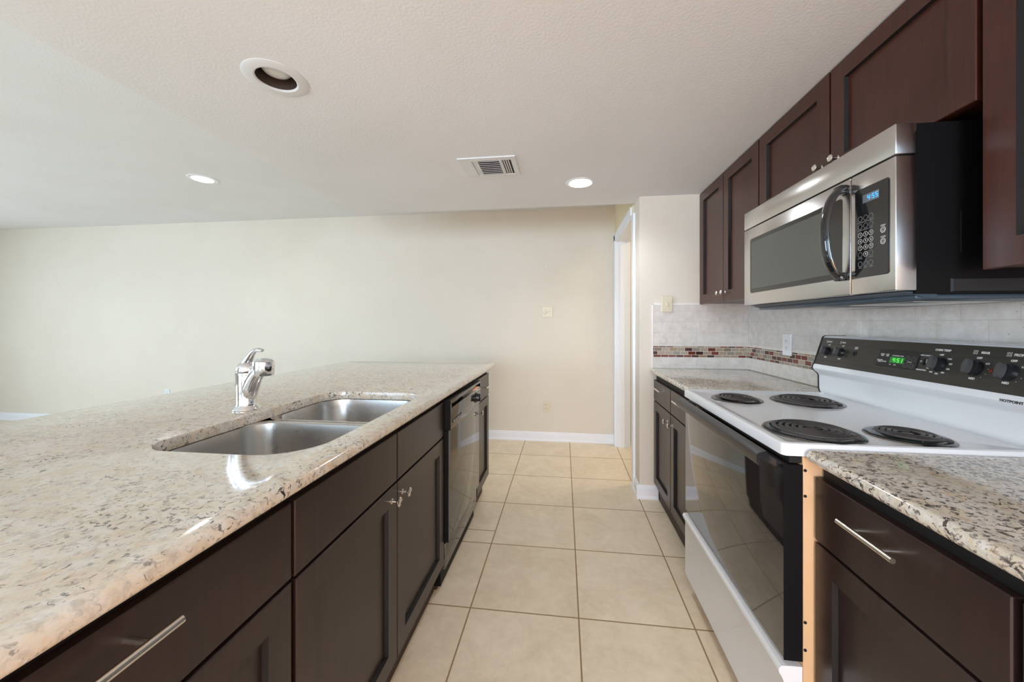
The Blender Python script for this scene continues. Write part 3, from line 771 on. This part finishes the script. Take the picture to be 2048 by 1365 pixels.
for y, z, s_ in ((1.436, 1.116, 'COOK\nTIME'), (1.416, 1.116, 'STOP\nTIME'), (1.440, 1.095, 'KITCHEN\nTIMER'), (1.422, 1.094, 'CLOCK')): letter(s_, .0052, G(y, z, .0048), .0003, cm)
letter('AUTOMATIC OVEN', .0048, G(1.377, 1.1165, .0048), .0002, cm); letter('HR', .0045, G(1.396, 1.086, .0048), .0002, cm); letter('MIN', .0045, G(1.378, 1.086, .0048), .0002, cm)
letter('CLOCK', .0042, G(1.330, 1.1005, .0048), .0002, cm)
# knobs
def control(y, z, rad, parent, big=True):
    bm = bmesh.new(); Mx = G(y, z, .0012)
    lathe(bm, [(rad * 1.05, 0), (rad * 1.05, .002), (rad * .95, .006), (rad * .9, .012), (.001, .013)], 30, Mx)
    kb = obj('burner_knob', bm, 'knob_black', r)
    bm = bmesh.new(); Mr = Mx
    loops_bm(bm, [[(rad * .92 * math.cos(a) * (.36 if abs(math.cos(a)) > .0 else 1), rad * .92 * math.sin(a), w) for a in [k * 2 * PI / 24 for k in range(24)]] for w in (.010, .026)], Mx=Mr)
    obj('knob_grip', bm, 'knob_face', kb)
control(1.710, 1.109, .0175, pn); control(1.634, 1.109, .0175, pn)
control(1.242, 1.105, .0215, pn); control(1.146, 1.105, .0215, pn); control(1.069, 1.103, .0215, pn)
for y, s_ in ((1.708, 'FRONT'), (1.630, 'REAR')):
    letter(s_, .0075, G(y + .004, 1.1485, .0014), .0003)
    for q, zz in ((.020, 1.1515), (.020, 1.146)): obj('burner_mark', ring(bmesh.new(), G(y + q, zz, .0014), .0028, .0009, n=10), 'print', pn)
    for s2, zz in (('OFF', 1.1345), ('MED', 1.083)): letter(s2, .0068, G(y, zz, .0022), .0003)
for y, s_ in ((1.140, 'REAR'), (1.063, 'FRONT')):
    letter(s_, .0085, G(y - .008, 1.1475, .0014), .0004)
    for q, zz in ((.019, 1.151), (.019, 1.145), (.013, 1.151), (.013, 1.145)): obj('burner_mark', ring(bmesh.new(), G(y + q, zz, .0014), .0026, .0008, n=10), 'print', pn)
    letter('OFF', .0075, G(y + .002, 1.1325, .0014), .0004); letter('MED', .0075, G(y + .004, 1.0765, .0014), .0004)
    for a in (35, 5, -25, -50): letter('-' if a != 35 else 'LO', .007, G(y + .003 - .030 * math.cos(math.radians(a)), 1.104 + .027 * math.sin(math.radians(a)), .0014), .0003)
    letter('I', .012, G(y + .0295, 1.118, .0014), .0009)
letter('OVEN TEMP', .0085, G(1.243, 1.1465, .0014), .0004); letter('OFF', .0068, G(1.242, 1.1325, .0014), .0004)
for k, s_ in enumerate(('WM', '200', '250', '300', '350', '400', '450', '500', 'BR')):
    a = math.radians(38 - 31 * k); letter(s_, .0062, G(1.242 - .033 * math.cos(a), 1.105 + .0285 * math.sin(a), .0014), .0003)
for y, z, s_ in ((1.287, 1.127, 'OVEN CONTROL'), (1.296, 1.108, 'OFF'), (1.276, 1.110, 'TIMED\nBAKE'), (1.289, 1.082, 'PREHEATING'), (1.563, 1.131, 'OVEN\nLIGHT')):
    letter(s_, .0055, G(y, z, .0014), .0003)
bm = B((-1.570, -1.556), (gz(1.099), gz(1.121)), (.0012, .0035), .001, 1, Mx=FB); box(bm, (-1.565, -1.561), (gz(1.104), gz(1.116)), (.0035, .008), Mx=FB); obj('light_switch', bm, 'knob_black', pn)
obj('mode_lever', B((-1.288, -1.283), (gz(1.098), gz(1.116)), (.0012, .008), .001, 1, Mx=FB), 'knob_black', pn)
bm = bmesh.new(); lathe(bm, [(.005, 0), (.0045, .003), (.002, .004), (.0005, .004)], 16, G(1.104, 1.102, .0012)); obj('indicator_light', bm, 'red', pn)
bm = bmesh.new()
lm = Matrix((BGU, Vector((0, 0, 1)), Vector((-1, 0, 0)))).transposed().to_4x4(); lm.translation = Vector((1.0925, 1.041, 1.0345))
text_bm(bm, 'HOTPOINT', .0095, lm, .0003); obj('maker_lettering', bm, 'print_black', bgd)

# ---------------------------------------------------------------- switches and outlets
def plate(name, label, cat, Mx, kind, mat, w=.070, h=.115):
    """Mx: local u right, v up, w out of the wall"""
    r = thing(name, label, cat, Mx.translation)
    bm = bmesh.new(); e = .003
    loops_bm(bm, [rect(-w / 2, w / 2, -h / 2, h / 2, 0), rect(-w / 2, w / 2, -h / 2, h / 2, .002), rect(-w / 2 + e, w / 2 - e, -h / 2 + e, h / 2 - e, .006)], Mx=Mx)
    obj('cover_plate', bm, mat, r)
    if kind == 'outlet':
        for s in (-1, 1):
            bm = bmesh.new(); loops_bm(bm, [[(u, v, ww) for u, v in rrect(-.0165, .0165, s * .0195 - .0140, s * .0195 + .0140, .009, 4)] for ww in (.005, .0072)], Mx=Mx)
            f = obj('receptacle', bm, mat, r)
            bm = bmesh.new()
            for u, hh in ((-.0065, .0045), (.0065, .0035)): box(bm, (u - .0012, u + .0012), (s * .0195 - hh + .003, s * .0195 + hh + .003), (.0065, .0076), Mx=Mx)
            lathe(bm, [(.0025, 0), (.0025, .0006), (.0001, .0006)], 10, T(Mx, 0, s * .0195 - .0075, .007)); obj('slots', bm, 'slot', f)
    elif kind == 'switch':
        obj('toggle', B((-.005, .005), (-.012, .012), (.004, .009), .001, 1, Mx=Mx), mat, r)
        bm = B((-.004, .004), (-.003, .005), (.006, .022), .001, 1, Mx=Mx @ Matrix.Rotation(.5, 4, 'X')); obj('lever', bm, mat, r)
    elif kind == 'dimmer':
        bm = bmesh.new(); lathe(bm, [(.018, .005), (.018, .012), (.016, .020), (.001, .021)], 28, T(Mx, -.022, 0)); obj('dimmer_knob', bm, mat, r)
        obj('toggle', B((.018, .026), (-.006, .008), (.004, .016), .001, 1, Mx=Mx), mat, r)
    return r
plate('wall_switch', 'almond toggle switch at the top of the end wall backsplash', 'light switch', frame((.713, 2.651, 1.362), (1, 0, 0), (0, -1, 0)), 'switch', 'plate', .072, .112)
plate('double_wall_switch', 'almond double switch with a round dimmer knob on the far wall', 'light switch', frame((-.168, YB, 1.346), (1, 0, 0), (0, -1, 0)), 'dimmer', 'plate', .114, .112)
plate('power_outlet', 'almond outlet low on the far wall below the double switch', 'outlet', frame((-.178, YB, .358), (1, 0, 0), (0, -1, 0)), 'outlet', 'plate', .070, .112)
plate('power_outlet', 'white outlet on the tiled wall behind the range, above the mosaic band', 'outlet', frame((1.2415, 2.212, 1.108), (0, -1, 0), (-1, 0, 0)), 'outlet', 'plate_white', .080, .122)
plate('power_outlet', 'small outlet on the far living room wall, just above the island edge', 'outlet', frame((-4.70, YB, .385), (1, 0, 0), (0, -1, 0)), 'outlet', 'plate_white', .070, .112)
bm = bmesh.new(); lathe(bm, [(.012, 0), (.012, .003), (.006, .004), (.004, .016), (.0005, .017)], 16, axis_m((-.171, YB, 1.825), (0, -1, 0)))
tag(obj('wall_anchor', bm, 'plate_white', None, origin=(-.171, YB, 1.825)), 'tiny white wall anchor on the far wall above the double switch', 'wall anchor')

# ---------------------------------------------------------------- ceiling fixtures
def can(label, x, y, r_in, r_out, z, lit):
    r = thing('recessed_light', label, 'ceiling light', (x, y, z))
    bm = bmesh.new(); lathe(bm, [(r_in - .001, .001), (r_in - .001, -.002), (r_in + .004, -.005), (r_out - .008, -.004), (r_out, -.001), (r_out, .0)], 48, Matrix.Translation((x, y, z)), close=False); obj('trim_ring', bm, 'vent' if not lit else 'trim', r)
    bm = bmesh.new(); lathe(bm, [(r_in, .0), (r_in, .05), (r_in * .8, .09), (.001, .09)], 40, Matrix.Translation((x, y, z)), close=False); obj('can_baffle', bm, 'brown_can' if not lit else 'trim', r)
    k = .026 if not lit else .010
    bm = bmesh.new(); rb = r_in * (.74 if not lit else .93)
    lathe(bm, [(.001, -.006), (rb * .5, -.004), (rb * .85, .001), (rb, .009), (rb * .95, .02), (rb * .6, .06), (.001, .06)], 36, Matrix.Translation((x, y, z + k - .002))); obj('bulb', bm, 'bulb_off' if not lit else 'bulb_on', r)
can('unlit recessed ceiling light with wide white ring and brown inside', CANS[0][0], CANS[0][1], CANS[0][2], .106, ZK, False)
can('lit recessed light in the kitchen ceiling right of the vent', CANS[1][0], CANS[1][1], CANS[1][2], .092, ZK, True)
r = thing('recessed_light', 'lit ceiling light over the living room, left in the photo', 'ceiling light', (-2.955, 2.68, ZL))
bm = bmesh.new(); lathe(bm, [(.072, 0), (.072, -.005), (.100, -.004), (.104, 0)], 40, Matrix.Translation((-2.955, 2.68, ZL)), close=False); obj('trim_ring', bm, 'trim', r)
bm = bmesh.new(); lathe(bm, [(.074, 0), (.072, -.006), (.04, -.009), (.001, -.010)], 36, Matrix.Translation((-2.955, 2.68, ZL))); obj('bulb', bm, 'bulb_on', r)
# air vent
r = thing('ceiling_vent', 'white ceiling air vent with dark louvres, beside the lit kitchen light', 'vent', (-.41, 2.05, ZK))
VX0, VX1, VY0, VY1 = -.573, -.256, 1.922, 2.166
bm = bmesh.new()
for xs, ys in (((VX0, VX1), (VY0, VY0 + .036)), ((VX0, VX1), (VY1 - .018, VY1)), ((VX0, VX0 + .072), (VY0 + .036, VY1 - .018)), ((VX1 - .028, VX1), (VY0 + .036, VY1 - .018)), ((-.478, -.470), (VY0 + .036, VY1 - .018)), ((-.350, -.340), (VY0 + .036, VY1 - .018))):
    box(bm, xs, ys, (ZK - .007, ZK - .0005))
obj('frame', bm, 'vent', r)
obj('duct_shade_sheet', B((-.50, VX1 + .02 - .04), (VY0 + .03, VY1 - .015), (ZK - .0012, ZK - .0004)), 'vent_dark', r, False)  # dark sheet behind the louvres, painted shade in place of a hole
for k in range(8):
    y = VY0 + .045 + k * .0235; obj('louvre', B((-.470, -.350), (-.0055, .0055), (-.0007, .0007), Mx=Matrix.Translation((0, y, ZK - .005)) @ Matrix.Rotation(.75, 4, 'X')), 'vent', r)
for k in range(4):
    x = -.336 + k * .0125; obj('louvre', B((-.0032, .0032), (VY0 + .036, VY1 - .018), (-.0007, .0007), Mx=Matrix.Translation((x, 0, ZK - .005)) @ Matrix.Rotation(-.3, 4, 'Y')), 'vent', r)
for k in range(3):
    x = -.494 + k * .008; obj('louvre', B((-.0045, .0045), (VY0 + .036, VY1 - .018), (-.0007, .0007), Mx=Matrix.Translation((x, 0, ZK - .005)) @ Matrix.Rotation(.2, 4, 'Y')), 'vent', r)

# ---------------------------------------------------------------- sets of like things
GROUPS = {'wall_cabinet': 'wall cabinets on the right', 'recessed_light': 'round recessed ceiling lights', 'power_outlet': 'duplex power outlets',
          'granite_worktop': 'granite worktops', 'tile_backsplash': 'stone tile backsplashes'}
for o in SC.objects:
    if o.parent is None:
        n = o.name.split('.')[0]
        if n in GROUPS: o['group'] = GROUPS[n]
        elif n == 'base_cabinet': o['group'] = 'island base cabinets' if o.location.x < 0 else 'base cabinets on the right'
